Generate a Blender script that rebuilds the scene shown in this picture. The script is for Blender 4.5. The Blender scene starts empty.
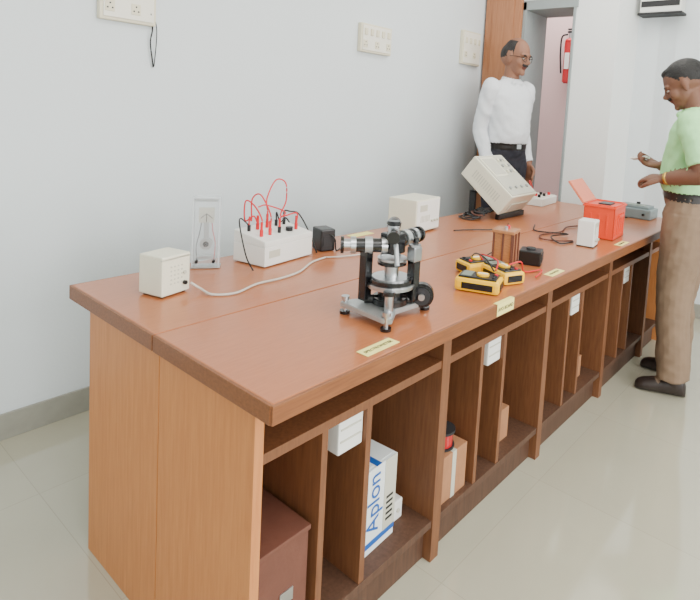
import bpy, bmesh, math, random
from mathutils import Vector, Matrix, noise, kdtree
random.seed(3)
T=0.765
C=bpy.context.scene.collection
# ---------------------------------------------------------------- materials
def lin(c):
    return tuple(((x/255)/12.92 if x/255<=.04045 else ((x/255+.055)/1.055)**2.4) for x in c)+(1,)
MATS={}
def mat(name,col,rough=.5,metal=0,var=0,vscale=20,bump=0,bscale=60,trans=0,alpha=1,coat=0,stretch=None,col2=None,spec=.5,ior=1.45):
    if name in MATS: return MATS[name]
    m=bpy.data.materials.new(name);m.use_nodes=True;nt=m.node_tree;b=nt.nodes['Principled BSDF']
    b.inputs['Base Color'].default_value=lin(col);b.inputs['Roughness'].default_value=rough;b.inputs['Metallic'].default_value=metal
    b.inputs['Transmission Weight'].default_value=trans;b.inputs['Alpha'].default_value=alpha;b.inputs['Coat Weight'].default_value=coat
    b.inputs['Specular IOR Level'].default_value=spec;b.inputs['IOR'].default_value=ior
    tc=nt.nodes.new('ShaderNodeTexCoord');mp=nt.nodes.new('ShaderNodeMapping');nt.links.new(tc.outputs['Object'],mp.inputs[0])
    if stretch: mp.inputs['Scale'].default_value=stretch
    if var or col2:
        n=nt.nodes.new('ShaderNodeTexNoise');n.inputs['Scale'].default_value=vscale;n.inputs['Detail'].default_value=6;n.inputs['Roughness'].default_value=.6
        nt.links.new(mp.outputs[0],n.inputs['Vector'])
        r=nt.nodes.new('ShaderNodeValToRGB');r.color_ramp.elements[0].position=.3;r.color_ramp.elements[1].position=.7
        a=lin(col);bb=lin(col2) if col2 else tuple(max(0,x*(1-var)) for x in a[:3])+(1,)
        r.color_ramp.elements[0].color=bb;r.color_ramp.elements[1].color=a
        nt.links.new(n.outputs['Fac'],r.inputs[0]);nt.links.new(r.outputs[0],b.inputs['Base Color'])
    if bump:
        n2=nt.nodes.new('ShaderNodeTexNoise');n2.inputs['Scale'].default_value=bscale;n2.inputs['Detail'].default_value=4
        nt.links.new(mp.outputs[0],n2.inputs['Vector'])
        bp=nt.nodes.new('ShaderNodeBump');bp.inputs['Strength'].default_value=bump;bp.inputs['Distance'].default_value=.01
        nt.links.new(n2.outputs['Fac'],bp.inputs['Height']);nt.links.new(bp.outputs[0],b.inputs['Normal'])
    MATS[name]=m;return m
M_top=mat('laminate_top',(178,108,66),.28,col2=(166,97,57),vscale=6,stretch=(2.5,22,10),coat=.15)
M_edge=mat('wood_lipping',(136,84,48),.45,col2=(112,66,36),vscale=6,stretch=(2,20,30))
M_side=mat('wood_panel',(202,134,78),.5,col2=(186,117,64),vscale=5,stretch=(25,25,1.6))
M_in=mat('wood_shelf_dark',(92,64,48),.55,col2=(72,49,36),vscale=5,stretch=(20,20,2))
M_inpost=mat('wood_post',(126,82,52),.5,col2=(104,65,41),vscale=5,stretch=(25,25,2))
M_wall=mat('wall_paint',(219,226,229),.75,var=.03,vscale=1.5,bump=.05,bscale=90)
M_wallw=mat('wall_paint_white',(238,240,238),.75,var=.02,vscale=1.5,bump=.05,bscale=90)
M_ceil=mat('ceiling_paint',(238,238,232),.8,var=.02,vscale=2)
M_base=mat('baseboard_stone',(156,155,144),.35,var=.12,vscale=18)
M_frame=mat('door_frame_grey',(150,158,158),.6,var=.08,vscale=9)
M_door=mat('door_wood',(180,124,88),.5,col2=(162,106,72),vscale=4,stretch=(20,20,1.4))
M_pink=mat('corridor_pink',(220,192,190),.8,var=.04,vscale=2)
M_white=mat('white_plastic',(232,232,226),.4,var=.02,vscale=8)
M_cream=mat('cream_enamel',(226,223,202),.4,var=.03,vscale=8)
M_beige=mat('beige_panel',(196,194,178),.45,var=.03,vscale=8)
M_plate=mat('switch_plate_cream',(226,218,192),.4,var=.02,vscale=10)
M_sw=mat('switch_rocker',(238,234,220),.3,var=.01,vscale=10)
M_black=mat('black_plastic',(24,24,26),.35,var=.2,vscale=30)
M_blackm=mat('black_enamel',(18,18,20),.25,coat=.4,var=.2,vscale=30)
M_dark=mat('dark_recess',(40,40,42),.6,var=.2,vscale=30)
M_steel=mat('brushed_steel',(200,202,204),.28,1,var=.15,vscale=40)
M_castgrey=mat('cast_grey',(178,182,182),.35,.6,var=.15,vscale=30)
M_red=mat('red_lead',(214,30,40),.4,var=.1,vscale=30)
M_redbox=mat('red_box_plastic',(228,70,36),.38,var=.08,vscale=14)
M_lid=mat('orange_lid_plastic',(222,124,92),.4,var=.08,vscale=14)
M_yellow=mat('yellow_holster',(246,190,14),.42,var=.08,vscale=20)
M_label=mat('label_yellow',(240,230,140),.6,var=.04,vscale=30)
M_ink=mat('ink_black',(30,30,30),.6,var=.05,vscale=30)
M_blue=mat('ink_blue',(30,90,170),.5,var=.05,vscale=30)
M_carton=mat('carton_brown',(108,66,52),.6,var=.2,vscale=14,bump=.1)
M_carton2=mat('carton_kraft',(170,120,84),.7,var=.15,vscale=14,bump=.1)
M_cartonw=mat('carton_white',(228,234,234),.6,var=.06,vscale=14)
M_copper=mat('copper_coil',(196,136,92),.4,.2,var=.4,vscale=60,stretch=(1,1,12))
M_greydev=mat('blue_grey_enamel',(128,142,144),.4,var=.08,vscale=20)
M_clear=mat('clear_acrylic',(222,230,234),.06,alpha=.13,var=.03,vscale=10)
M_clearedge=mat('acrylic_edge',(226,234,238),.15,alpha=.5,var=.03,vscale=10)
M_cable=mat('grey_cable',(196,188,178),.5,var=.08,vscale=40)
M_lcd=mat('lcd_grey',(120,132,120),.3,var=.05,vscale=40)
M_ext=mat('extinguisher_red',(186,22,30),.3,coat=.3,var=.05,vscale=20)
M_skinR=mat('skin_brown',(120,82,64),.55,var=.12,vscale=18,bump=.04,bscale=120)
M_skinL=mat('skin_tan',(146,102,80),.55,var=.12,vscale=18,bump=.04,bscale=120)
M_hair=mat('hair_black',(20,18,18),.5,var=.4,vscale=90,bump=.5,bscale=160)
M_hairg=mat('hair_greying',(46,42,41),.6,var=.5,vscale=90,bump=.5,bscale=160)
M_green=mat('shirt_mint_green',(168,226,160),.8,var=.07,vscale=9,bump=.25,bscale=22)
M_shirtw=mat('shirt_white',(230,233,238),.8,var=.05,vscale=9,bump=.25,bscale=22)
M_khaki=mat('trouser_khaki',(136,113,92),.85,var=.16,vscale=9,bump=.3,bscale=18)
M_navy=mat('trouser_dark',(44,44,54),.85,var=.2,vscale=9,bump=.3,bscale=18)
M_belt=mat('belt_black',(26,22,20),.4,var=.1,vscale=30)
M_shoe=mat('shoe_leather_dark',(52,42,38),.4,var=.25,vscale=20)
M_lip=mat('lip_brown',(108,62,54),.5,var=.1,vscale=30)
M_eye=mat('eye_white',(200,192,182),.3,var=.02,vscale=30)
M_watch=mat('watch_gold',(200,160,80),.3,.9,var=.1,vscale=30)
def floor_mat():
    m=bpy.data.materials.new('floor_tiles');m.use_nodes=True;nt=m.node_tree;b=nt.nodes['Principled BSDF']
    tc=nt.nodes.new('ShaderNodeTexCoord');br=nt.nodes.new('ShaderNodeTexBrick')
    br.offset=0;br.inputs['Scale'].default_value=1;br.inputs['Brick Width'].default_value=.6;br.inputs['Row Height'].default_value=.6
    br.inputs['Mortar Size'].default_value=.0012;br.inputs['Color1'].default_value=lin((182,178,158));br.inputs['Color2'].default_value=lin((179,175,155));br.inputs['Mortar'].default_value=lin((166,162,144))
    nt.links.new(tc.outputs['Object'],br.inputs['Vector'])
    n=nt.nodes.new('ShaderNodeTexNoise');n.inputs['Scale'].default_value=3;n.inputs['Detail'].default_value=8
    nt.links.new(tc.outputs['Object'],n.inputs['Vector'])
    mx=nt.nodes.new('ShaderNodeMix');mx.data_type='RGBA';mx.blend_type='MULTIPLY';mx.inputs[0].default_value=.1
    nt.links.new(br.outputs['Color'],mx.inputs[6]);nt.links.new(n.outputs['Fac'],mx.inputs[7]);nt.links.new(mx.outputs[2],b.inputs['Base Color'])
    b.inputs['Roughness'].default_value=.09;b.inputs['IOR'].default_value=1.6;b.inputs['Coat Weight'].default_value=.6;b.inputs['Coat Roughness'].default_value=.07;return m
M_floor=floor_mat()
# ---------------------------------------------------------------- builder
def catmull(pts,n=8):
    P=[Vector(p) for p in pts];P=[P[0]*2-P[1]]+P+[P[-1]*2-P[-2]];out=[]
    for i in range(1,len(P)-2):
        a,b,c,d=P[i-1:i+3]
        for k in range(n):
            t=k/n;out.append(.5*((2*b)+(c-a)*t+(2*a-5*b+4*c-d)*t*t+(3*b-a-3*c+d)*t**3))
    out.append(P[-2]);return out
class B:
    def __init__(s,name,loc=(0,0,0),rz=0,parent=None,rot=None):
        s.name=name;s.bm=bmesh.new();s.mats=[];s.loc=loc;s.rz=rz;s.parent=parent;s.rot=rot
    def mi(s,m):
        if m not in s.mats:s.mats.append(m)
        return s.mats.index(m)
    def merge(s,b2,m,mtx=None,smooth=False):
        if mtx is not None: bmesh.ops.transform(b2,matrix=mtx,verts=b2.verts)
        i=s.mi(m);vm={}
        for v in b2.verts: vm[v]=s.bm.verts.new(v.co)
        for f in b2.faces:
            try: nf=s.bm.faces.new([vm[v] for v in f.verts])
            except ValueError: continue
            nf.material_index=i;nf.smooth=smooth
        b2.free()
    def box(s,lo,hi,m,bev=.002,rot=None,pivot=None):
        b=bmesh.new();bmesh.ops.create_cube(b,size=1)
        c=(Vector(lo)+Vector(hi))/2;d=Vector(hi)-Vector(lo)
        bmesh.ops.scale(b,vec=d,verts=b.verts)
        if bev: bmesh.ops.bevel(b,geom=b.edges[:],offset=min(bev,min(abs(x) for x in d)*.3),segments=2,affect='EDGES',profile=.6)
        mt=Matrix.Translation(c)
        if rot is not None:
            pv=Vector(pivot) if pivot is not None else c
            mt=Matrix.Translation(pv)@rot.to_4x4()@Matrix.Translation(-pv)@mt
        s.merge(b,m,mt)
    def cyl(s,p0,p1,r0,m,r1=None,seg=28,bev=0):
        r1=r0 if r1 is None else r1
        p0=Vector(p0);p1=Vector(p1);d=p1-p0
        b=bmesh.new();bmesh.ops.create_cone(b,cap_ends=True,segments=seg,radius1=r0,radius2=r1,depth=d.length)
        if bev:
            es=[e for e in b.edges if len(e.link_faces)==2 and any(len(f.verts)>4 for f in e.link_faces)]
            bmesh.ops.bevel(b,geom=es,offset=bev,segments=2,affect='EDGES')
        q=Vector((0,0,1)).rotation_difference(d.normalized()).to_matrix().to_4x4()
        s.merge(b,m,Matrix.Translation((p0+p1)/2)@q,smooth=False)
    def tube(s,pts,r,m,n=8,seg=8):
        P=catmull(pts,n) if n else [Vector(p) for p in pts]
        b=bmesh.new();rings=[];up=Vector((0,0,1))
        for i,p in enumerate(P):
            t=(P[min(i+1,len(P)-1)]-P[max(i-1,0)]).normalized()
            a=t.cross(up)
            if a.length<.15:a=t.cross(Vector((0,1,0)))
            a.normalize();c=t.cross(a)
            rr=r[min(i,len(r)-1)] if isinstance(r,list) else r
            rings.append([b.verts.new(p+(a*math.cos(2*math.pi*k/seg)+c*math.sin(2*math.pi*k/seg))*rr) for k in range(seg)])
        for A,D in zip(rings,rings[1:]):
            for k in range(seg): b.faces.new([A[k],A[(k+1)%seg],D[(k+1)%seg],D[k]])
        b.faces.new(rings[0][::-1]);b.faces.new(rings[-1])
        s.merge(b,m,None,True)
    def sph(s,c,r,m,sc=(1,1,1),seg=20):
        b=bmesh.new();bmesh.ops.create_uvsphere(b,u_segments=seg,v_segments=seg//2,radius=r)
        s.merge(b,m,Matrix.Translation(c)@Matrix.Diagonal((*sc,1)),True)
    def poly(s,pts,z0,z1,m):
        b=bmesh.new();v=[b.verts.new((x,y,z0)) for x,y in pts];f=b.faces.new(v)
        r=bmesh.ops.extrude_face_region(b,geom=[f]);bmesh.ops.translate(b,vec=(0,0,z1-z0),verts=[e for e in r['geom'] if isinstance(e,bmesh.types.BMVert)])
        bmesh.ops.bevel(b,geom=b.edges[:],offset=.002,segments=2,affect='EDGES')
        s.merge(b,m)
    def text(s,body,size,m,origin,xdir,ydir,depth=.0004):
        cu=bpy.data.curves.new('t','FONT');cu.body=body;cu.size=size;cu.align_x='CENTER';cu.align_y='CENTER';cu.extrude=depth
        o=bpy.data.objects.new('t',cu);C.objects.link(o);dg=bpy.context.evaluated_depsgraph_get()
        me=bpy.data.meshes.new_from_object(o.evaluated_get(dg));b=bmesh.new();b.from_mesh(me)
        bpy.data.objects.remove(o);bpy.data.meshes.remove(me)
        x=Vector(xdir).normalized();y=Vector(ydir).normalized();z=x.cross(y)
        mt=Matrix((( x.x,y.x,z.x,origin[0]),(x.y,y.y,z.y,origin[1]),(x.z,y.z,z.z,origin[2]),(0,0,0,1)))
        s.merge(b,m,mt)
    def done(s):
        bmesh.ops.recalc_face_normals(s.bm,faces=s.bm.faces[:])
        me=bpy.data.meshes.new(s.name);s.bm.to_mesh(me);s.bm.free()
        for m in s.mats: me.materials.append(m)
        o=bpy.data.objects.new(s.name,me);C.objects.link(o);o.location=s.loc
        o.rotation_euler=s.rot if s.rot else (0,0,s.rz)
        if s.parent:o.parent=s.parent
        return o
RX=lambda a:Matrix.Rotation(math.radians(a),3,'X')
# ---------------------------------------------------------------- room
YW=1.631; XF=3.15; XR=3.57; ZC=2.9; YR=-3.2; XB=-2.6; YJ=1.30
def one(name,lo,hi,m,bev=0):
    b=B(name);b.box(lo,hi,m,bev);return b.done()
one('floor',(XB-.1,YR-.1,-.1),(5.0,2.9,0),M_floor)
one('ceiling',(XB-.1,YR-.1,ZC),(5.0,2.9,ZC+.1),M_ceil)
one('wall_left',(XB,YW,0),(XF,YW+.15,ZC),M_wall)
b=B('wall_far')
b.box((XF,YJ,0),(XF+.32,YW+.15,ZC),M_wallw,0)
b.box((XF,.886,2.17),(XF+.32,YJ,ZC),M_wallw,0)
b.box((XF,.577,0),(XR,.886,ZC),M_wallw,0)
b.box((XR,YR,0),(XR+.15,.577,ZC),M_wall,0)
b.done()
one('wall_back',(XB-.12,YR,0),(XB,YW+.15,ZC),M_wall)
b=B('wall_right')
wins=[(-1.9,-.3),(.5,2.4)]
b.box((XB,YR-.15,0),(XR,YR,.8),M_wall,0);b.box((XB,YR-.15,2.5),(XR,YR,ZC),M_wall,0)
xs=[XB]+[x for w in wins for x in w]+[XR]
for a,c in zip(xs[::2],xs[1::2]): b.box((a,YR-.15,.8),(c,YR,2.5),M_wall,0)
b.done()
for w in wins:
    b=B('window_1' if w is wins[0] else 'window_2')
    a,c=w
    for x in (a,(a+c)/2-.02,c-.04): b.box((x,YR-.1,.8),(x+.04,YR-.05,2.5),M_frame)
    for z in (.8,2.46): b.box((a,YR-.1,z),(c,YR-.05,z+.04),M_frame)
    b.done()
b=B('wall_corridor');b.box((4.75,.6,0),(4.9,2.9,ZC),M_pink,0);b.box((XR,.3,0),(4.9,.42,ZC),M_pink,0);b.box((XF,2.78,0),(4.9,2.9,ZC),M_pink,0)
b.done()
b=B('baseboard_left');b.box((XB,YW-.012,0),(XF,YW,.1),M_base,.002);b.done()
b=B('baseboard_far');b.box((XR-.012,YR,0),(XR,.577,.1),M_base,.002);b.box((XF,.565,0),(XR,.577,.1),M_base);b.box((XF-.012,.565,0),(XF,.84,.1),M_base);b.done()
b=B('trim_1')
b.box((XF-.015,YJ-.025,0),(XF+.33,YJ+.004,2.19),M_frame);b.box((XF-.015,.87,2.13),(XF+.33,YJ+.004,2.2),M_frame);b.box((XF-.015,.884,0),(XF+.33,.9,2.13),M_frame);b.done()
b=B('door_1');b.box((XF-.05,YJ+.004,.01),(XF-.012,YW-.02,2.6),M_door,.004)
b.box((XF-.056,YJ+.06,.2),(XF-.05,YW-.08,1.0),M_door,.003);b.box((XF-.056,YJ+.06,1.12),(XF-.05,YW-.08,2.45),M_door,.003)
b.cyl((XF-.09,YJ+.03,1.05),(XF-.05,YJ+.03,1.05),.012,M_steel);b.done()
b=B('fire_extinguisher',(4.66,1.60,1.70))
b.cyl((0,0,0),(0,0,.42),.055,M_ext,bev=.012);b.sph((0,0,.42),.055,M_ext,(1,1,.6));b.cyl((0,0,.44),(0,0,.5),.018,M_steel)
b.box((-.02,-.07,.5),(.02,.03,.52),M_black);b.box((-.02,-.06,.53),(.02,.03,.545),M_black)
b.tube([(0,.03,.49),(-.02,.085,.46),(-.02,.09,.3),(-.02,.07,.1)],.009,M_black)
b.box((-.058,-.025,.14),(-.052,.025,.3),M_white);b.box((.04,-.04,.1),(.088,.04,.4),M_dark,0);b.done()
def switchboard(x0,x1,z0,z1,n):
    b=B('wall_switchboard',((x0+x1)/2,YW,(z0+z1)/2));w=(x1-x0)/2;h=(z1-z0)/2
    b.box((-w,-.03,-h),(w,0,h),M_plate,.006);b.box((-w+.012,-.036,-h+.012),(w-.012,-.028,h-.012),M_sw,.003)
    for i in range(n):
        cx=-w+.035+i*(2*w-.07)/(n-1)
        for cz in (h*.42,):
            b.box((cx-.012,-.043,cz-.02),(cx+.012,-.034,cz+.02),M_plate,.003)
        if i%2==0:
            cz=-h*.42
            b.box((cx-.018,-.039,cz-.022),(cx+.018,-.034,cz+.022),M_plate,.002)
            for dx,dz in((0,.01),(-.009,-.008),(.009,-.008)): b.cyl((cx+dx,-.0395,cz+dz),(cx+dx,-.0385,cz+dz),.0035,M_black,seg=10)
    return b.done()
switchboard(.325,.545,1.61,1.80,4)
switchboard(1.75,2.02,1.66,1.83,5)
switchboard(2.80,3.04,1.70,1.95,4)
b=B('hanging_wire');b.tube([(.52,YW-.035,1.66),(.535,YW-.02,1.6),(.53,YW-.015,1.54),(.545,YW-.012,1.44)],.003,M_black);b.tube([(.52,YW-.035,1.66),(.55,YW-.02,1.62),(.555,YW-.015,1.55),(.548,YW-.012,1.445)],.002,M_black);b.done()
b=B('wall_distribution_box',(XR,.40,2.24));b.box((-.12,-.14,-.12),(0,.14,.25),M_white,.008);b.box((-.125,-.13,-.08),(-.118,.13,-.04),M_dark);b.box((-.13,-.15,-.135),(0,.15,-.12),M_dark);b.done()
# ---------------------------------------------------------------- benches
L=2.95;WM=.449;W=.942
P=[.012,.669,1.332,1.984,2.62,2.94]
b=B('laboratory_workbench')
b.box((0,0,T-.036),(L,WM-.002,T),M_top,.003)
b.box((-.004,-.006,T-.04),(L,.004,T-.001),M_edge,.002);b.box((-.006,0,T-.04),(.002,WM-.002,T-.001),M_edge,.002)
KY=.068;ZS=.13
b.box((.012,KY,.0),(.034,WM-.002,T-.036),M_side,.001)
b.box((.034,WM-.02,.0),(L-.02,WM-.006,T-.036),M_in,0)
b.box((L-.03,KY,0),(L-.006,WM-.002,T-.036),M_side,.001)
for i in range(len(P)-1):
    x0,x1=P[i],P[i+1]
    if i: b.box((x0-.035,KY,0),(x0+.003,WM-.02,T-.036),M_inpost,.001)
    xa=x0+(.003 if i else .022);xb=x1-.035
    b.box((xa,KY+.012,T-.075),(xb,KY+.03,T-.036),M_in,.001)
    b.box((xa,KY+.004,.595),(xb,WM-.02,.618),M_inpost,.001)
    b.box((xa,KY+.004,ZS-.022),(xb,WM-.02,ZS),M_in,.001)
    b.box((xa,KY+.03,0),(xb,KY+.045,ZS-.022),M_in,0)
    if xb-xa>.4:
        for q in (.182,.325): b.box((x0+q,KY+.006,ZS),(x0+q+.018,WM-.02,.595),M_inpost,.001)
b.done()
b=B('laboratory_workbench')
b.box((0,WM+.002,T-.036),(L,W,T),M_top,.003)
b.box((-.006,WM+.002,T-.04),(.002,W,T-.001),M_edge,.002);b.box((-.004,W-.003,T-.04),(L,W+.005,T-.001),M_edge,.002)
YB=.845
b.box((.012,WM+.002,0),(.034,YB,T-.036),M_side,.001);b.box((L-.03,WM+.002,0),(L-.006,YB,T-.036),M_side,.001)
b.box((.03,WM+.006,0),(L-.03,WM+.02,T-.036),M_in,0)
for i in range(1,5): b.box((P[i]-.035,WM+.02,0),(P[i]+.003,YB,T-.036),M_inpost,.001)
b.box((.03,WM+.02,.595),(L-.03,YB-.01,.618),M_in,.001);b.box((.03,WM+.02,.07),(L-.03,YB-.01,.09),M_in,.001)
b.done()
def label(txt,x0,y0,w,h,rz=0,ts=.016,name='bench_label'):
    b=B(name,(x0,y0,T+.0006),rz);b.box((-w/2,-h/2,0),(w/2,h/2,.0008),M_label,0)
    if txt:b.text(txt,ts,M_ink,(0,0,.001),(1,0,0),(0,1,0))
    b.done()
label('SPECTROMETER',.322,.036,.112,.036,.02,.0132)
b=B('bench_label',(.838,-.0068,T));b.box((-.05,-.0008,-.036),(.05,0,.0012),M_label,0);b.box((-.05,-.0008,.0002),(.05,.014,.0014),M_label,0)
b.text('AVO BOARD',.0155,M_ink,(0,-.0012,-.018),(1,0,0),(0,0,1));b.done()
label('MULTIMETER',1.25,.03,.11,.036,.02,.013)
label('TRAINER KIT',1.97,.03,.12,.036,.02,.014)
label('',1.12,.90,.13,.045,.02)
# ---------------------------------------------------------------- shelf contents
ZB=ZS+.0002
b=B('wooden_storage_box',(.106,.085,ZB));b.box((-.065,0,0),(.07,.3,.24),M_carton,.003);b.box((-.068,-.004,.24),(.073,.3,.252),M_carton,.002);b.box((-.005,-.003,.1),(.03,0,.13),M_steel,.001)
b.box((-.04,-.0015,.03),(.05,0,.075),M_label,0);b.done()
b=B('instrument_carton',(.385,.12,ZB),.05);b.box((0,0,0),(.14,.2,.24),M_cartonw,.002);b.box((.0,-.0012,.02),(.14,.0,.035),M_blue,0);b.box((.09,-.0012,.035),(.14,.0,.24),M_beige,0)
b.text('Aplon',.07,M_blue,(.048,-.0014,.14),(0,0,1),(-1,0,0))
for i in range(5): b.box((.1,-.002,.06+i*.016),(.128,-.001,.067+i*.016),M_ink,0)
b.box((.005,.01,.24),(.135,.19,.2412),M_cartonw,0);b.box((.055,.0,.2412),(.075,.2,.242),M_blue,0);b.done()
b=B('white_adapter',(.57,.15,ZB));b.box((-.02,0,0),(.02,.06,.06),M_white,.004);b.cyl((0,-.004,.03),(0,0,.03),.006,M_beige);b.done()
for k,x in enumerate((P[0],P[1],P[2],P[3])):
    b=B('white_gap_box',(x+.325,.085,.503));b.box((-.082,0,0),(-.002,.12,.0915),M_white,.004)  # plain white box standing in for the bright see-through gap in the bay
    b.box((-.076,-.002,.03),(-.01,0,.034),M_beige,0);b.box((-.076,-.002,.06),(-.01,0,.064),M_beige,0);b.done()
b=B('kraft_carton',(.70,.09,ZB));b.box((0,0,0),(.13,.24,.15),M_carton2,.002);b.box((.05,-.001,0),(.07,.24,.151),M_beige,0);b.done()
b=B('red_coil_spool',(.755,.14,ZB+.1512));b.cyl((0,0,0),(0,0,.05),.035,M_ext,bev=.004);b.cyl((0,0,.05),(0,0,.058),.042,M_dark);b.cyl((0,0,-.0),(0,0,.006),.042,M_dark);b.done()
b=B('kraft_carton',(1.04,.13,ZB));b.box((0,0,0),(.13,.2,.12),M_carton2,.002);b.box((.05,-.001,0),(.07,.2,.121),M_beige,0);b.done()
b=B('kraft_carton',(1.70,.13,ZB));b.box((0,0,0),(.15,.2,.10),M_carton2,.002);b.box((.05,-.001,0),(.07,.2,.101),M_beige,0);b.done()
# ---------------------------------------------------------------- bench top equipment
def vents(b,axis,fixed,a0,a1,z0,z1,n,m=M_dark):
    for i in range(n):
        a=a0+(a1-a0)*i/(n-1)
        b.box((a-.002,fixed-.001,z0),(a+.002,fixed+.001,z1),m,0)
b=B('step_down_transformer',(.12,.66,T+.001),math.radians(14))
b.box((0,0,.004),(.095,.09,.115),M_cream,.004);b.box((-.0015,.004,.104),(.0965,.0,.108),M_beige,0)
for x in(.012,.083):
    for y in(.012,.078): b.cyl((x,y,0),(x,y,.006),.006,M_black,seg=12)
for i in range(4):
    for j in range(5): b.cyl((.03+i*.012,-.0012,.035+j*.012),(.03+i*.012,.001,.035+j*.012),.0026,M_beige,seg=8)
b.cyl((.075,-.008,.03),(.075,0,.03),.006,M_black,seg=12);b.cyl((.075,-.004,.06),(.075,0,.06),.005,M_beige,seg=12)
b.done()
b=B('mains_cable');z=T+.0045
b.tube([(.205,.665,T+.03),(.225,.645,T+.012),(.235,.60,z),(.29,.57,z),(.38,.60,z),(.47,.60,z),(.56,.62,z),(.66,.68,z),(.74,.70,z)],.0036,M_cable)
b.tube([(.74,.70,z),(.80,.67,z),(.9,.65,z),(1.05,.70,z),(1.2,.72,z),(1.27,.73,z)],.0026,M_cable);b.done()
b=B('demonstration_meter',(.367,.865,T+.001),math.radians(-36))
b.box((-.045,-.02,0),(.045,.025,.006),M_castgrey,.002)
b.box((-.042,-.017,.006),(.042,-.014,.235),M_clear,.0);b.box((-.042,.015,.006),(.042,.018,.235),M_clear,.0)
for x in(-.043,.038): b.box((x,-.018,.006),(x+.005,.019,.236),M_clearedge,.001)
b.box((-.043,-.018,.230),(.043,.02,.238),M_clearedge,.002);b.box((-.036,-.016,.222),(.036,-.012,.232),M_castgrey,.001)
b.box((-.024,-.006,.15),(.024,.0,.2),M_beige,.001);b.tube([(-.018,-.0075,.165),(0,-.0075,.178),(.018,-.0075,.165)],.001,M_ink);b.box((-.001,-.009,.152),(.001,-.007,.182),M_ink,0)
b.cyl((0,-.01,.08),(0,.01,.08),.019,M_castgrey);b.cyl((0,-.014,.08),(0,-.01,.08),.009,M_black);b.box((-.008,-.004,.098),(.008,.004,.15),M_castgrey,.001)
b.box((-.03,-.012,.03),(.03,.012,.04),M_castgrey,.001);b.tube([(-.026,-.012,.03),(-.03,-.004,.07),(-.02,0,.12),(-.016,0,.15)],.0014,M_black);b.tube([(.026,-.012,.03),(.028,-.004,.08),(.02,0,.12),(.016,0,.15)],.0014,M_red)
for x in(-.026,.026): b.cyl((x,-.03,.025),(x,-.015,.025),.005,M_black)
b.done()
b=B('experiment_board_box',(.50,.73,T+.001),math.radians(9))
b.box((0,0,.003),(.235,.15,.07),M_white,.003)
bx=bmesh.new();vs=[bx.verts.new(v) for v in [(0,0,.07),(.235,0,.07),(.235,.15,.07),(0,.15,.07),(0,.0,.088),(.235,.0,.088),(.235,.15,.112),(0,.15,.112)]]
for f in [(0,1,2,3),(4,5,6,7),(0,1,5,4),(1,2,6,5),(2,3,7,6),(3,0,4,7)]: bx.faces.new([vs[i] for i in f])
bmesh.ops.recalc_face_normals(bx,faces=bx.faces[:]);bmesh.ops.bevel(bx,geom=bx.edges[:],offset=.002,segments=2,affect='EDGES');b.merge(bx,M_white)
tp=lambda x,y:.088+.16*y
for i,(x,y,m) in enumerate([(.03,.05,M_red),(.07,.05,M_red),(.115,.05,M_black),(.03,.11,M_black),(.07,.11,M_red),(.115,.11,M_red),(.16,.11,M_black),(.2,.05,M_red),(.2,.11,M_black)]):
    b.cyl((x,y,tp(x,y)),(x,y,tp(x,y)+.022),.006,m,seg=14)
b.cyl((.165,.05,tp(0,.05)),(.165,.05,tp(0,.05)+.014),.013,M_black)
b.box((.02,-.001,.03),(.07,.0,.055),M_beige,0)
def h(x,y,dz=.02): return (x,y,tp(x,y)+dz)
b.tube([h(.03,.05),h(.03,.05,.06),(.03,.09,.2),(.02,.12,.21),(.03,.13,.14),h(.05,.11,.05),h(.07,.11)],.0026,M_red)
b.tube([h(.07,.05),h(.07,.05,.07),(.05,.08,.235),(.04,.11,.215),(.05,.12,.14),h(.03,.11,.05),h(.03,.11)],.0026,M_red)
b.tube([h(.115,.11),h(.115,.11,.06),(.12,.12,.21),(.15,.11,.275),(.18,.09,.265),(.175,.08,.2),(.14,.07,.15),h(.2,.05,.06),h(.2,.05)],.0026,M_red)
b.tube([h(.115,.05),h(.115,.05,.05),(.13,.04,.17),(.10,.1,.19),h(.07,.11,.08)],.0024,M_red)
b.tube([h(.2,.11),h(.2,.11,.05),(.21,.09,.155),(.235,.07,.145),(.25,.03,.08),(.252,-.01,.006)],.0028,M_black)
b.tube([h(.16,.11),h(.16,.11,.05),(.17,.10,.12),(.165,.07,.14),h(.165,.05,.03)],.0026,M_black)
b.tube([h(.03,.11,.02),(0.01,.13,.15),(-.02,.1,.13),(-.035,.05,.04),(-.05,.0,.004)],.0024,M_black)
for x,y in[(.03,.05),(.07,.05),(.115,.05),(.115,.11),(.2,.05),(.07,.11)]: b.cyl(h(x,y,.012),h(x,y,.05),.0045,M_red,seg=12)
b.done()
b=B('black_power_adapter',(.80,.835,T+.001),math.radians(-15));b.box((0,-.06,0),(.06,.02,.085),M_black,.006);b.box((.01,-.062,.02),(.05,-.059,.06),M_dark,0);b.tube([(.03,-.055,.07),(.05,-.075,.05),(.06,-.07,.004),(.09,-.05,.004)],.003,M_black);b.done()
b=B('regulated_power_supply',(1.31,.745,T+.001),math.radians(6))
b.box((0,0,.006),(.205,.155,.155),M_cream,.004);b.box((.006,-.002,.012),(.199,.0,.148),M_white,.001);vents(b,'x',-.0025,.04,.11,.05,.08,7,M_beige)
b.box((.03,-.0035,.1),(.09,-.001,.13),M_beige,.001)
for x in(.13,.155,.18): b.cyl((x,-.012,.05),(x,0,.05),.006,M_beige,seg=14)
for x in(.02,.18):
    for y in(.02,.135): b.cyl((x,y,0),(x,y,.008),.007,M_black,seg=12)
b.done()
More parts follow.
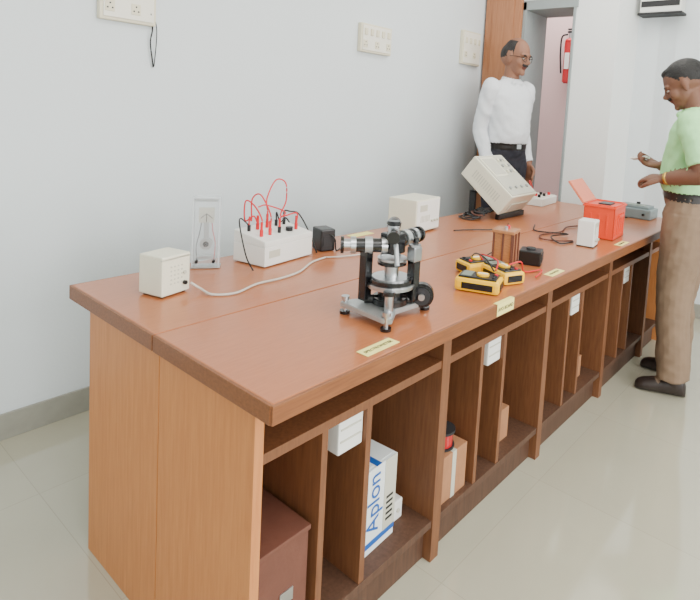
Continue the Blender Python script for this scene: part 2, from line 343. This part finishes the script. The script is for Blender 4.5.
# spectrometer
b=B('spectrometer',(.50,.165,T+.001))
feet=[(-.085,.085),(-.095,-.075),(.10,-.045)]
b.poly([(-.095,.095),(-.105,-.07),(-.09,-.09),(-.03,-.05),(.105,-.06),(.115,-.035),(.02,.045),(-.075,.098)],.018,.032,M_castgrey)
for x,y in feet: b.cyl((x,y,0),(x,y,.042),.006,M_steel,seg=14);b.cyl((x,y,0),(x,y,.008),.014,M_blackm,seg=20);b.cyl((x,y,.038),(x,y,.048),.011,M_steel,seg=18)
b.cyl((0,0,.03),(0,0,.05),.05,M_blackm,bev=.003);b.cyl((0,0,.05),(0,0,.08),.034,M_blackm)
b.cyl((0,0,.078),(0,0,.09),.066,M_steel,bev=.002,seg=48);b.cyl((0,0,.09),(0,0,.102),.06,M_blackm,seg=48);b.cyl((0,0,.102),(0,0,.106),.052,M_steel,seg=48)
b.cyl((0,0,.106),(0,0,.14),.02,M_steel);b.cyl((0,0,.14),(0,0,.146),.04,M_blackm);b.cyl((0,0,.152),(0,0,.158),.04,M_steel)
for a in(0,120,240): b.cyl((.03*math.cos(math.radians(a)),.03*math.sin(math.radians(a)),.14),(.03*math.cos(math.radians(a)),.03*math.sin(math.radians(a)),.168),.0035,M_steel,seg=8)
cd=Vector((-.75,.66,0)).normalized();td=Vector((.55,-.62,0)).normalized();td2=Vector((.93,.1,0)).normalized()
def arm(d,rad):
    p=d*rad
    b.box((p.x-.013,p.y-.013,.04),(p.x+.013,p.y+.013,.19),M_blackm,.003)
    b.tube([Vector((0,0,.042))+d*.02,Vector((0,0,.042))+p],.012,M_blackm,n=0,seg=10)
    b.cyl(Vector((p.x,p.y,.19)),Vector((p.x,p.y,.196)),.017,M_steel)
arm(cd,.07);arm(td,.06)
def scope(d,r0,r1,z,rad,eye):
    a=Vector((0,0,z))+d*r0;c=Vector((0,0,z))+d*r1
    b.cyl(a,c,rad,M_blackm,bev=.001);b.cyl(a-d*.004,a+d*.012,rad+.005,M_steel);b.cyl(c-d*.012,c+d*.002,rad+.004,M_steel)
    m=(a+c)/2;b.cyl(m-d*.01,m+d*.01,rad+.004,M_castgrey)
    if eye: b.cyl(c,c+d*.02,rad-.003,M_steel);b.cyl(c+d*.02,c+d*.028,rad+.004,M_blackm)
    s=d.cross(Vector((0,0,1)));b.cyl(m+s*(rad-.002),m+s*(rad+.02),.005,M_steel,seg=12);b.cyl(m+s*(rad+.016),m+s*(rad+.024),.009,M_blackm,seg=16)
scope(cd,.02,.112,.190,.019,True)
scope(td2,.01,.10,.202,.019,True)
b.box((-.024,-.024,.17),(.026,.026,.225),M_blackm,.004);b.cyl((0,0,.225),(0,0,.248),.016,M_steel);b.cyl((0,0,.246),(0,0,.258),.02,M_blackm,bev=.003)
b.cyl((-.035,-.03,.226),(.04,.03,.236),.014,M_steel);b.cyl((.035,.03,.236),(.052,.045,.238),.019,M_blackm);b.cyl((-.045,-.04,.224),(-.03,-.027,.226),.017,M_blackm)
b.box((td.x*.06-.016,td.y*.06-.014,.15),(td.x*.06+.016,td.y*.06+.014,.19),M_steel,.003)
b.cyl((-.035,-.05,.15),(-.02,-.028,.2),.007,M_steel,seg=12)
kd=Vector((-.79,-.6,0)).normalized();kc=Vector((.06,-.062,.05))
b.cyl(kc,kc-kd*.03,.034,M_blackm,bev=.004);b.cyl(kc+kd*.006,kc-kd*.002,.024,M_dark);b.cyl(kc+kd*.012,kc,.009,M_steel)
b.tube([kc-kd*.02,kc-kd*.02+Vector((-.05,.05,0)),Vector((0,0,.045))],.01,M_blackm,n=0)
b.cyl((-.055,-.045,.03),(-.055,-.045,.075),.012,M_steel,seg=16);b.cyl((-.055,-.045,.075),(-.055,-.045,.085),.016,M_blackm,seg=18)
b.done()
b=B('coil_transformer',(1.17,.165,T+.001),math.radians(12))
b.box((0,0,0),(.085,.085,.012),M_copper,.002);b.box((.006,.006,.012),(.079,.079,.124),M_copper,.006);b.box((0,0,.124),(.085,.085,.136),M_copper,.002)
b.cyl((.03,.04,.136),(.03,.04,.148),.007,M_steel,seg=14);b.cyl((.058,.04,.136),(.058,.04,.148),.007,M_red,seg=14)
for x in(.004,.038,.075):b.box((x,.0,.012),(x+.006,.006,.124),M_carton,0)
for y in(.004,.038,.075):b.box((0,y,.012),(.006,y+.006,.124),M_carton,0)
b.done()
b=B('rheostat_block',(1.275,.10,T+.001),math.radians(20));b.box((0,0,0),(.08,.085,.055),M_black,.005);b.cyl((.04,.045,.055),(.04,.045,.062),.018,M_dark);b.box((.01,-.002,.015),(.07,0,.045),M_dark,0);b.done()
def dmm(x,y,rz,tilt,z=0):
    b=B('digital_multimeter',(x,y,T+.001+z),rot=(math.radians(tilt),0,math.radians(rz)))
    b.box((-.045,0,0),(.045,.145,.042),M_yellow,.012);b.box((-.034,.012,.04),(.034,.135,.047),M_black,.004)
    b.box((-.028,.095,.046),(.028,.128,.049),M_lcd,.001);b.cyl((0,.062,.046),(0,.062,.053),.02,M_yellow);b.box((-.003,.046,.052),(.003,.078,.055),M_white,0)
    for k in(-.02,0,.02): b.cyl((k,.022,.046),(k,.022,.051),.006,M_red if k>0 else M_dark,seg=12)
    b.box((-.046,.02,.01),(-.0445,.12,.03),M_black,0);b.box((-.03,-.001,.01),(.03,.0005,.032),M_black,0)
    return b.done()
d1=dmm(.895,.045,20,0);dmm(1.00,.055,-22,0)
dmm(.975,.255,-110,0)
b=B('test_leads')
z=T+.008
b.tube([(.93,.09,T+.055),(.95,.1,T+.085),(1.0,.20,T+.075),(1.09,.21,z),(1.11,.23,z),(1.13,.3,z)],.0026,M_red)
b.tube([(.92,.09,T+.055),(.94,.14,T+.085),(1.0,.22,T+.075),(1.1,.3,z),(1.3,.33,z),(1.5,.4,z)],.0026,M_black)
b.tube([(1.03,.1,T+.055),(1.08,.08,T+.06),(1.15,.10,z),(1.22,.07,z),(1.17,.05,z),(1.12,.04,z)],.0026,M_red)
o=b.done();o.parent=d1;bpy.context.view_layer.update();o.matrix_parent_inverse=d1.matrix_world.inverted()
b=B('instrument_power_cord');z=T+.006
b.tube([(1.52,.68,z),(1.6,.64,z),(1.75,.55,z),(1.9,.6,z)],.003,M_black)
b.tube([(1.80,.20,z),(1.74,.25,z),(1.72,.32,z),(1.8,.36,z),(1.95,.33,z),(2.1,.36,z),(2.25,.30,z)],.0035,M_carton)
b.tube([(1.78,.19,z),(1.70,.22,z),(1.78,.30,z+.006),(1.9,.27,z+.006),(1.86,.42,z),(2.0,.5,z)],.0035,M_black)
b.tube([(2.3,.28,z),(2.4,.35,z),(2.5,.27,z),(2.62,.32,z),(2.7,.25,z)],.0035,M_black);b.done()
# tilted instrument
b=B('bench_oscilloscope',(1.95,.70,T+.03),rot=(math.radians(38),0,math.radians(2)))
b.box((0,0,0),(.30,.32,.135),M_cream,.006);b.box((.01,.01,.134),(.29,.31,.139),M_beige,.002);b.box((.016,.15,.138),(.16,.30,.142),M_cream,.003);b.box((.028,.165,.141),(.148,.285,.144),M_beige,.002)
for i in range(3):
    for j in range(3): b.cyl((.185+.035*i,.18+.045*j,.138),(.185+.035*i,.18+.045*j,.148),.010,M_castgrey if (i+j)%2 else M_cream,seg=16)
for i in range(4): b.cyl((.05+.065*i,.06,.138),(.05+.065*i,.06,.148),.009,M_castgrey,seg=14)
for i in range(13): b.box((-.001,.06+i*.016,.04),(.001,.066+i*.016,.09),M_beige,0)
b.box((.05,-.008,.03),(.25,0,.08),M_beige,.003)
b.done()
b=B('instrument_prop_stand',(1.96,.86,T+.001));b.box((0,0,0),(.28,.06,.012),M_black,.003);b.box((.02,.01,.012),(.035,.05,.135),M_black,.003);b.box((.245,.01,.012),(.26,.05,.135),M_black,.003);b.box((.02,.012,.122),(.26,.04,.137),M_black,.003);b.box((0,-.165,0),(.28,-.14,.03),M_black,.004);b.done()
b=B('cable_bundle')
for k in range(7):
    cx,cy=1.86+.015*k,.82-.006*k
    pts=[(cx+.06*math.cos(a+k)*(1-.08*k),cy+.055*math.sin(a+k*1.3),T+.009+.006*k+.003*math.sin(3*a)) for a in [i*.8 for i in range(9)]]
    b.tube(pts,.0045,M_black if k!=3 else M_carton)
b.done()
b=B('small_power_supply',(1.755,.085,T+.001),math.radians(8));b.box((0,0,.003),(.085,.075,.118),M_white,.004);b.box((.008,-.0012,.06),(.076,0,.108),M_beige,0);vents(b,'x',-.0025,.02,.055,.04,.09,5,M_white)
for x in(.025,.06):b.cyl((x,-.01,.03),(x,0,.03),.006,M_beige,seg=12)
b.box((.0,.0,0),(.085,.075,.004),M_black,0);b.done()
b=B('red_carrying_case',(1.985,.08,T+.001),math.radians(5))
w,d,hh,t=.20,.15,.165,.006
b.box((0,0,0),(w,d,t),M_redbox,.002);b.box((0,0,0),(w,t,hh),M_redbox,.003);b.box((0,d-t,0),(w,d,hh),M_redbox,.003);b.box((0,0,0),(t,d,hh),M_redbox,.003);b.box((w-t,0,0),(w,d,hh),M_redbox,.003)
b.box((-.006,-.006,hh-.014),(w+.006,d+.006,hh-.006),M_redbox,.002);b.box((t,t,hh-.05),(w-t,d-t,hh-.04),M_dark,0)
for i in range(5): b.box((.02+i*.036,-.003,.02),(.028+i*.036,0,.12),M_redbox,.001)
for i in range(3): b.box((-.003,.03+i*.04,.02),(0,.038+i*.04,.12),M_redbox,.001)
b.box((.07,-.008,.1),(.14,0,.115),M_redbox,.003)
b.box((0,d,hh),(w,d+.012,hh+.13),M_lid,.004,rot=RX(-40),pivot=(0,d,hh));b.box((.06,.04,hh-.04),(.15,.10,hh-.0),M_black,.004)
b.done()
b=B('trainer_kit_box',(2.60,.76,T+.001),math.radians(6));b.box((0,0,0),(.27,.15,.05),M_white,.005);b.box((.01,.01,.049),(.26,.14,.054),M_sw,.002)
for i,m in enumerate((M_black,M_red,M_black,M_black,M_red)): b.cyl((.04+i*.045,.04+.04*(i%2),.052),(.04+i*.045,.04+.04*(i%2),.072),.01,m,seg=14)
b.tube([(.08,.09,.07),(.06,.11,.14),(.03,.11,.15),(.02,.08,.08)],.003,M_red);b.done()
b=B('galvanometer_box',(2.74,.13,T+.001));b.box((0,0,0),(.16,.22,.06),M_greydev,.008);b.box((.02,.02,.058),(.14,.2,.075),M_greydev,.006);b.box((.03,.05,.074),(.1,.17,.078),M_lcd,.001)
for y in(.04,.18): b.cyl((-.01,y,.03),(0,y,.03),.008,M_black,seg=12)
b.cyl((.12,.11,.075),(.12,.11,.088),.012,M_black);b.done()
# ---------------------------------------------------------------- people
class Body:
    def __init__(s): s.bm=bmesh.new();s.tags=[]
    def ring(s,c,a,bv,n=22): return [s.bm.verts.new(c+a*math.cos(2*math.pi*k/n)+bv*math.sin(2*math.pi*k/n)) for k in range(n)]
    def skin(s,rings,tag):
        n=len(rings[0])
        for A,D in zip(rings,rings[1:]):
            for k in range(n): s.bm.faces.new([A[k],A[(k+1)%n],D[(k+1)%n],D[k]])
        s.bm.faces.new(rings[0][::-1]);s.bm.faces.new(rings[-1])
        for r in rings:
            for v in r: s.tags.append((v.co.copy(),tag))
    def limb(s,pts,rad,tag,n=6,cap0=True,cap1=True):
        P=[Vector(p) for p in pts]
        PP=catmull(P,n);RR=[]
        for i in range(len(rad)-1):
            for k in range(n): RR.append(rad[i]+(rad[i+1]-rad[i])*k/n)
        RR.append(rad[-1]);rings=[]
        for i,p in enumerate(PP):
            t=(PP[min(i+1,len(PP)-1)]-PP[max(i-1,0)]).normalized()
            ref=Vector((1,0,0));a=ref-t*ref.dot(t)
            if a.length<.1: ref=Vector((0,1,0));a=ref-t*ref.dot(t)
            a.normalize();c=t.cross(a)
            rings.append(s.ring(p,a*RR[i],c*RR[i],20))
        s.skin(rings,tag)
        if cap0: s.ell(PP[0],RR[0]*.98,tag,(1,1,1),seg=14)
        if cap1: s.ell(PP[-1],RR[-1]*.98,tag,(1,1,1),seg=14)
    def ell(s,c,r,tag,sc=(1,1,1),rot=None,seg=20):
        b=bmesh.new();bmesh.ops.create_uvsphere(b,u_segments=seg,v_segments=seg*2//3,radius=r)
        m=Matrix.Translation(c)@(rot.to_4x4() if rot else Matrix())@Matrix.Diagonal((*sc,1));bmesh.ops.transform(b,matrix=m,verts=b.verts)
        vm={v:s.bm.verts.new(v.co) for v in b.verts}
        for f in b.faces: s.bm.faces.new([vm[v] for v in f.verts])
        for v in b.verts: s.tags.append((v.co.copy(),tag))
        b.free()
    def hand(s,w,d,nrm,thumb,curl=.35,sc=1.0):
        w=Vector(w);d=Vector(d).normalized();nrm=Vector(nrm);nrm=(nrm-d*nrm.dot(d)).normalized();lat=d.cross(nrm);lat*=thumb
        rings=[]
        for t,hw,ht in((-.01,.022,.018),(.01,.027,.017),(.035,.037,.016),(.06,.041,.015),(.082,.039,.012)):
            rings.append(s.ring(w+d*t*sc,lat*hw*sc,nrm*ht*sc,16))
        s.skin(rings,'skin')
        for off,ln in((.030,.066),(.0105,.076),(-.0095,.071),(-.0285,.056)):
            p=w+(d*.076+lat*off)*sc;pts=[p];ang=curl*.5
            for f,cu in((.45,1),(.3,1.2),(.25,.9)):
                dd=(d*math.cos(ang)+nrm*math.sin(ang)).normalized();pts.append(pts[-1]+dd*ln*f*sc);ang+=curl*cu
            s.limb(pts,[.0098*sc,.0092*sc,.0085*sc,.0072*sc],'skin')
        p=w+(d*.018+lat*.026)*sc
        s.limb([p,p+(d*.03+lat*.026+nrm*.008)*sc,p+(d*.055+lat*.030+nrm*.02)*sc,p+(d*.075+lat*.024+nrm*.03)*sc],[.0135*sc,.0115*sc,.010*sc,.0085*sc],'skin')
def person(name,loc,yaw,scl,cfg,mats):
    bd=Body();V=Vector
    shirt='shirt';tr='trouser'
    bl=cfg.get('belly',0);lw=cfg.get('legw',1)
    prof=[(.80,-.005,.10,.145,tr),(.84,-.01,.112,.162,tr),(.90,-.01,.114,.166,tr),(.945,-.002,.106+bl*.5,.158,tr),(.965,0,.107+bl*.6,.158,'belt'),(.99,.0,.107+bl*.6,.158,'belt'),(1.0,.004,.114+bl*.8,.164,shirt),(1.06,.008,.114+bl,.162,shirt),(1.14,.008,.112+bl*.6,.166,shirt),(1.22,.004,.112,.178,shirt),(1.29,-.004,.104,.182,shirt),(1.335,-.012,.088,.172,shirt),(1.365,-.014,.07,.13,shirt),(1.385,-.012,.062,.085,shirt)]
    lean=cfg.get('lean',0)
    def LX(z): return lean*max(0,z-.9)
    allr=[(z,cx+LX(z),dp,wd,tg) for z,cx,dp,wd,tg in prof]
    dens=[]
    for A,D in zip(allr,allr[1:]):
        m=max(1,int((D[0]-A[0])/.012))
        for k in range(m):
            t=k/m;dens.append(tuple(A[j]+(D[j]-A[j])*t for j in range(4))+(A[4],))
    dens.append(allr[-1])
    rr=[bd.ring(V((cx,0,z)),V((dp,0,0)),V((0,wd,0)),36) for z,cx,dp,wd,tg in dens]
    n=36
    for A,D in zip(rr,rr[1:]):
        for k in range(n): bd.bm.faces.new([A[k],A[(k+1)%n],D[(k+1)%n],D[k]])
    bd.bm.faces.new(rr[0][::-1]);bd.bm.faces.new(rr[-1])
    for r,q in zip(rr,dens):
        for v in r: bd.tags.append((v.co.copy(),q[4]))
    lx=LX(1.4)
    hc=V(cfg['head']);tilt=cfg['tilt'];turn=cfg.get('turn',0)
    HR=Matrix.Rotation(math.radians(turn),3,'Z')@Matrix.Rotation(math.radians(tilt),3,'Y')
    bd.limb([(-.010+lx,0,1.395),(-.004+lx,0,1.43),hc+HR@V((-.02,0,-.06))],[.055,.053,.052],'skin',cap0=False)
    cr=[]
    for zz,ra in((1.355,.075),(1.375,.070),(1.39,.067),(1.402,.065)):
        cr.append(bd.ring(V((-.009+lx,0,zz)),V((ra,0,-.012)),V((0,ra,0)),32))
    bd.skin(cr,shirt)
    for sy in(1,-1): bd.ell(V((.058+lx,sy*.034,1.368)),.022,shirt,(.7,1.1,.8),seg=12)
    def he(c,r,tag,sc): bd.ell(hc+HR@V(c),r,tag,sc,HR)
    he((-.012,0,.028),.1,'head',(.98,.77,.86))
    he((.018,0,-.02),.08,'head',(.88,.80,1.08))
    he((.035,0,-.075),.045,'head',(1.0,.95,.75))
    he((.07,0,.018),.03,'head',(.7,1.9,.5))
    he((.098,0,-.022),.014,'head',(1.1,1.0,1.0))
    bd.limb([hc+HR@V((.082,0,.012)),hc+HR@V((.09,0,-.008)),hc+HR@V((.1,0,-.022))],[.008,.009,.011],'head')
    he((.088,.011,-.027),.009,'head',(1,1,.8));he((.088,-.011,-.027),.009,'head',(1,1,.8))
    he((.08,0,-.052),.014,'lip',(.7,1.7,.42));he((.077,0,-.06),.013,'lip',(.7,1.5,.42))
    he((.068,0,-.092),.02,'head',(.8,1.1,.8))
    for sy in(1,-1):
        he((.05,sy*.045,-.028),.026,'head',(1,.8,1.0))
        he((-.008,sy*.078,-.008),.03,'skin',(.55,.32,1.05));he((-.004,sy*.08,-.03),.013,'skin',(.7,.5,1))
    if cfg['hair']=='full': he((-.018,0,.036),.104,'head',(.98,.80,.86)); he((.03,0,.085),.04,'hair',(1.2,1.3,.6))
    else: he((-.035,0,.005),.094,'head',(.95,.95,.85))
    if cfg.get('moustache'): he((.086,0,-.043),.013,'hair',(.7,2.3,.55))
    for sy,key in((1,'armL'),(-1,'armR')):
        sh,el,wr,hd,hn,curl=cfg[key];sh=V(sh);el=V(el);wr=V(wr)
        sl=cfg['sleeve']
        bd.ell(sh+V((0,-sy*.01,-.005)),.066,shirt,(1,1,.95))
        m1=sh.lerp(el,.5)
        if sl=='short':
            e1=sh.lerp(el,.82);bd.limb([sh,m1,e1],[.064,.061,.062],shirt,cap1=False)
            bd.limb([sh.lerp(el,.80),el,el.lerp(wr,.45),wr],[.046,.044,.041,.028],'skin',cap0=False)
        else:
            bd.limb([sh,m1,el,el.lerp(wr,.5),el.lerp(wr,.93)],[.063,.055,.049,.044,.040],shirt,cap1=False)
            bd.limb([el.lerp(wr,.92),wr],[.028,.026],'skin',cap0=False)
        bd.hand(wr,hd,hn,cfg.get('th'+key[-1],1),curl,1.03)
    for key,sy in(('legL',1),('legR',-1)):
        hp,kn,an,tdir=cfg[key];hp=V(hp);kn=V(kn);an=V(an);td=V(tdir).normalized()
        bd.limb([hp+V((0,0,.03)),hp.lerp(kn,.45),kn,kn.lerp(an,.45),an],[.094*lw,.088*lw,.074*lw,.071*lw,.07*lw],tr,cap1=False)
        hl=an-td*.045;hl.z=0
        sd=td.cross(V((0,0,1)))
        rings=[]
        for t,hw,ht in((-.03,.022,.03),(-.015,.034,.045),(.02,.038,.05),(.08,.042,.042),(.14,.046,.034),(.19,.044,.028),(.215,.034,.022),(.228,.018,.014)):
            rings.append(bd.ring(hl+td*(t*.9+.01)+V((0,0,ht)),sd*hw,V((0,0,ht)),18))
        bd.skin(rings,'shoe')
        bd.limb([an+V((0,0,.03)),V((hl.x,hl.y,.05))+td*.035],[.045,.04],'shoe')
    me=bpy.data.meshes.new('tmp');bd.bm.to_mesh(me);bd.bm.free()
    o=bpy.data.objects.new('tmp',me);C.objects.link(o)
    md=o.modifiers.new('r','REMESH');md.mode='VOXEL';md.voxel_size=.0048;md.use_smooth_shade=True
    sm=o.modifiers.new('s','SMOOTH');sm.factor=.5;sm.iterations=3
    dg=bpy.context.evaluated_depsgraph_get();dg.update()
    m2=bpy.data.meshes.new_from_object(o.evaluated_get(dg));bpy.data.objects.remove(o)
    kd=kdtree.KDTree(len(bd.tags))
    for i,(c,t) in enumerate(bd.tags): kd.insert(c,i)
    kd.balance()
    order=['skin','shirt','trouser','belt','shoe','hair','lip']
    m2.materials.clear()
    mlist=[mats[k] for k in order]+[M_eye,M_hair,M_watch,M_steel]
    for m in mlist: m2.materials.append(m)
    HI=HR.inverted()
    def head_tag(p):
        q=HI@(p-hc)-V((-.012,0,.02));q=V((q.x/.98,q.y/.78,q.z/.9));nn=q.normalized();x,z=nn.x,nn.z
        if cfg['hair']=='full':
            thr=-.5+.42*(x+1) if x<.2 else .0+(x-.2)*1.15
            return 'hair' if z>thr else 'skin'
        thr=-.5+.28*(x+1)
        if z>thr and x<.28 and not (z>.80 and x>-.5) : return 'hair'
        return 'skin'
    nv=len(m2.vertices);co=[0.]*(nv*3);no=[0.]*(nv*3)
    m2.vertices.foreach_get('co',co);m2.vertices.foreach_get('normal',no)
    npz=len(m2.polygons);ce=[0.]*(npz*3);m2.polygons.foreach_get('center',ce)
    vt=[bd.tags[kd.find(co[3*i:3*i+3])[1]][1] for i in range(nv)]
    mi=[0]*npz
    for i in range(npz):
        c=V(ce[3*i:3*i+3]);tg=bd.tags[kd.find(c)[1]][1]
        if tg=='head': tg=head_tag(c)
        mi[i]=order.index(tg)
    m2.polygons.foreach_set('material_index',mi);m2.polygons.foreach_set('use_smooth',[True]*npz)
    for i in range(nv):
        if vt[i] in('shirt','trouser'):
            x,y,z=co[3*i:3*i+3]
            f=noise.noise(V((x*9,y*9,z*14+x*20)))*.008+noise.noise(V((x*22+5,y*22,z*30)))*.003
            for k in range(3): co[3*i+k]+=no[3*i+k]*f
    m2.vertices.foreach_set('co',co)
    bb=bmesh.new();bb.from_mesh(m2)
    def addb(b3,m,sm=True):
        vm={v:bb.verts.new(v.co) for v in b3.verts}
        for f in b3.faces:
            nf=bb.faces.new([vm[v] for v in f.verts]);nf.material_index=mlist.index(m);nf.smooth=sm
        b3.free()
    def addsph(c,r,m,sc):
        b3=bmesh.new();bmesh.ops.create_uvsphere(b3,u_segments=14,v_segments=10,radius=r)
        mt=Matrix.Translation(hc+HR@V(c))@HR.to_4x4()@Matrix.Diagonal((*sc,1));bmesh.ops.transform(b3,matrix=mt,verts=b3.verts);addb(b3,m)
    def addtube(pts,r,m):
        tb=B('x');tb.tube([hc+HR@V(p) for p in pts],r,m,n=0,seg=6);b3=tb.bm;addb(b3,m)
    for sy in(1,-1):
        addsph((.0745,sy*.03,-.002),.0125,M_eye,(.78,1.1,.42));addsph((.0835,sy*.03,-.003),.0055,M_hair,(.6,1,.9))
        addsph((.083,sy*.032,.018),.016,mats['hair'],(.35,1.25,.28))
        addsph((.079,sy*.03,.004),.0125,mats['skin'],(.72,1.2,.36));addsph((.077,sy*.03,-.009),.0115,mats['skin'],(.72,1.2,.3))
        if cfg.get('glasses'):
            addtube([(.098-.012*abs(math.cos(a)),sy*.034+.024*math.cos(a),-.003+.018*math.sin(a)) for a in [k*math.pi/8 for k in range(17)]],.0018,M_hair)
            addtube([(.088,sy*.058,.003),(.05,sy*.078,.004),(-.005,sy*.086,.0)],.0018,M_hair)
    if cfg.get('glasses'): addtube([(.1,.012,.0),(.104,0,.003),(.1,-.012,.0)],.0018,M_hair)
    if cfg.get('watch'):
        wr=V(cfg['armL'][2]);el=V(cfg['armL'][1]);dd=(wr-el).normalized()
        b3=bmesh.new();bmesh.ops.create_cone(b3,cap_ends=True,segments=20,radius1=.033,radius2=.032,depth=.016)
        q=V((0,0,1)).rotation_difference(dd).to_matrix().to_4x4();bmesh.ops.transform(b3,matrix=Matrix.Translation(wr-dd*.02)@q,verts=b3.verts);addb(b3,M_watch)
    b3=bmesh.new();bmesh.ops.create_cube(b3,size=1);bmesh.ops.transform(b3,matrix=Matrix.Translation((.108+bl*.6+LX(.975),0,.98))@Matrix.Diagonal((.008,.04,.03,1)),verts=b3.verts)
    addb(b3,M_steel,False)
    bb.to_mesh(m2);bb.free()
    m2.name=name
    o=bpy.data.objects.new(name,m2);C.objects.link(o);o.location=loc;o.rotation_euler=(0,0,math.radians(yaw));o.scale=scl
    return o
cfgR=dict(head=(.085,0,1.515),tilt=28,turn=8,hair='full',moustache=True,lean=.05,belly=.025,sleeve='short',watch=True,legw=1.10,
 armL=((.0,.175,1.33),(-.085,.225,1.10),(.10,.15,1.055),(.9,-.35,-.05),(0,-.4,-1),.55),
 armR=((.0,-.175,1.33),(-.02,-.23,1.09),(.17,-.08,1.10),(.8,.45,.1),(0,.3,1),.7),thL=1,thR=1,
 legL=((0,.085,.86),(.015,.10,.47),(-.02,.10,.085),(1,.25,0)),legR=((0,-.085,.86),(.03,-.11,.47),(.02,-.12,.085),(1,-.05,0)))
person('man_in_green_shirt',(2.36,-.165,0),92,(1.02,1.04,1.015),cfgR,dict(skin=M_skinR,shirt=M_green,trouser=M_khaki,belt=M_belt,shoe=M_shoe,hair=M_hair,lip=M_lip))
b=B('mobile_phone',(2.395,.115,1.150),rot=(math.radians(10),math.radians(10),math.radians(80)));b.box((-.045,-.025,-.005),(.045,.025,.006),M_white,.003);b.box((-.038,-.02,.0055),(.038,.02,.0068),M_dark,0);b.done()
cfgL=dict(head=(.045,0,1.53),tilt=10,turn=12,hair='bald',moustache=True,lean=.02,belly=.025,sleeve='long',glasses=True,
 armL=((-.01,.175,1.33),(-.05,.205,1.08),(.04,.20,.86),(.25,-.05,-1),(0,-1,0),.4),
 armR=((-.01,-.175,1.33),(-.06,-.205,1.08),(.03,-.20,.86),(.25,.05,-1),(0,1,0),.4),thL=-1,thR=1,
 legL=((0,.085,.86),(.01,.10,.47),(-.02,.10,.085),(1,.25,0)),legR=((0,-.085,.86),(.01,-.10,.47),(-.02,-.11,.085),(1,-.25,0)))
person('man_in_white_shirt',(2.89,1.225,0),-108,(1.08,.98,1.145),cfgL,dict(skin=M_skinL,shirt=M_shirtw,trouser=M_navy,belt=M_belt,shoe=M_shoe,hair=M_hairg,lip=M_lip))
# ---------------------------------------------------------------- lights
def area(name,loc,rot,sx,sy,e,col=(1,1,1)):
    l=bpy.data.lights.new(name,'AREA');l.shape='RECTANGLE';l.size=sx;l.size_y=sy;l.energy=e;l.color=col
    o=bpy.data.objects.new(name,l);C.objects.link(o);o.location=loc;o.rotation_euler=[math.radians(a) for a in rot];return o
for (a,c) in wins: area('window_light',((a+c)/2,YR-.2,1.65),(90,0,0),c-a,1.7,122,(1,.985,.96))
area('ceiling_fill',(.6,-.9,ZC-.03),(0,0,0),2.6,1.2,54,(1,.98,.94))  # added overhead fill for even soft light, no fixture behind it
area('ceiling_fill',(2.4,.4,ZC-.03),(0,0,0),1.2,.8,22,(1,.98,.94))  # added fill brightening the far end, not a real fixture
area('corridor_fill',(4.2,1.6,ZC-.05),(0,0,0),.6,1.2,28,(1,.95,.92))  # unseen fill added to light the corridor walls
w=bpy.data.worlds.new('World');bpy.context.scene.world=w;w.use_nodes=True
w.node_tree.nodes['Background'].inputs[0].default_value=(.9,.95,1,1);w.node_tree.nodes['Background'].inputs[1].default_value=1.5
# ---------------------------------------------------------------- camera
cam=bpy.data.cameras.new('camera');co=bpy.data.objects.new('camera',cam);C.objects.link(co)
co.matrix_world=Matrix.Translation((-.617,-.812,1.320))@Matrix.Rotation(math.radians(-52.695),4,'Z')@Matrix.Rotation(math.radians(84.964),4,'X')@Matrix.Rotation(math.radians(3.570),4,'Z')
cam.sensor_fit='HORIZONTAL';cam.sensor_width=36;cam.lens=28.566;cam.shift_x=-.1216;cam.shift_y=-.1969;cam.clip_start=.02
bpy.context.scene.camera=co
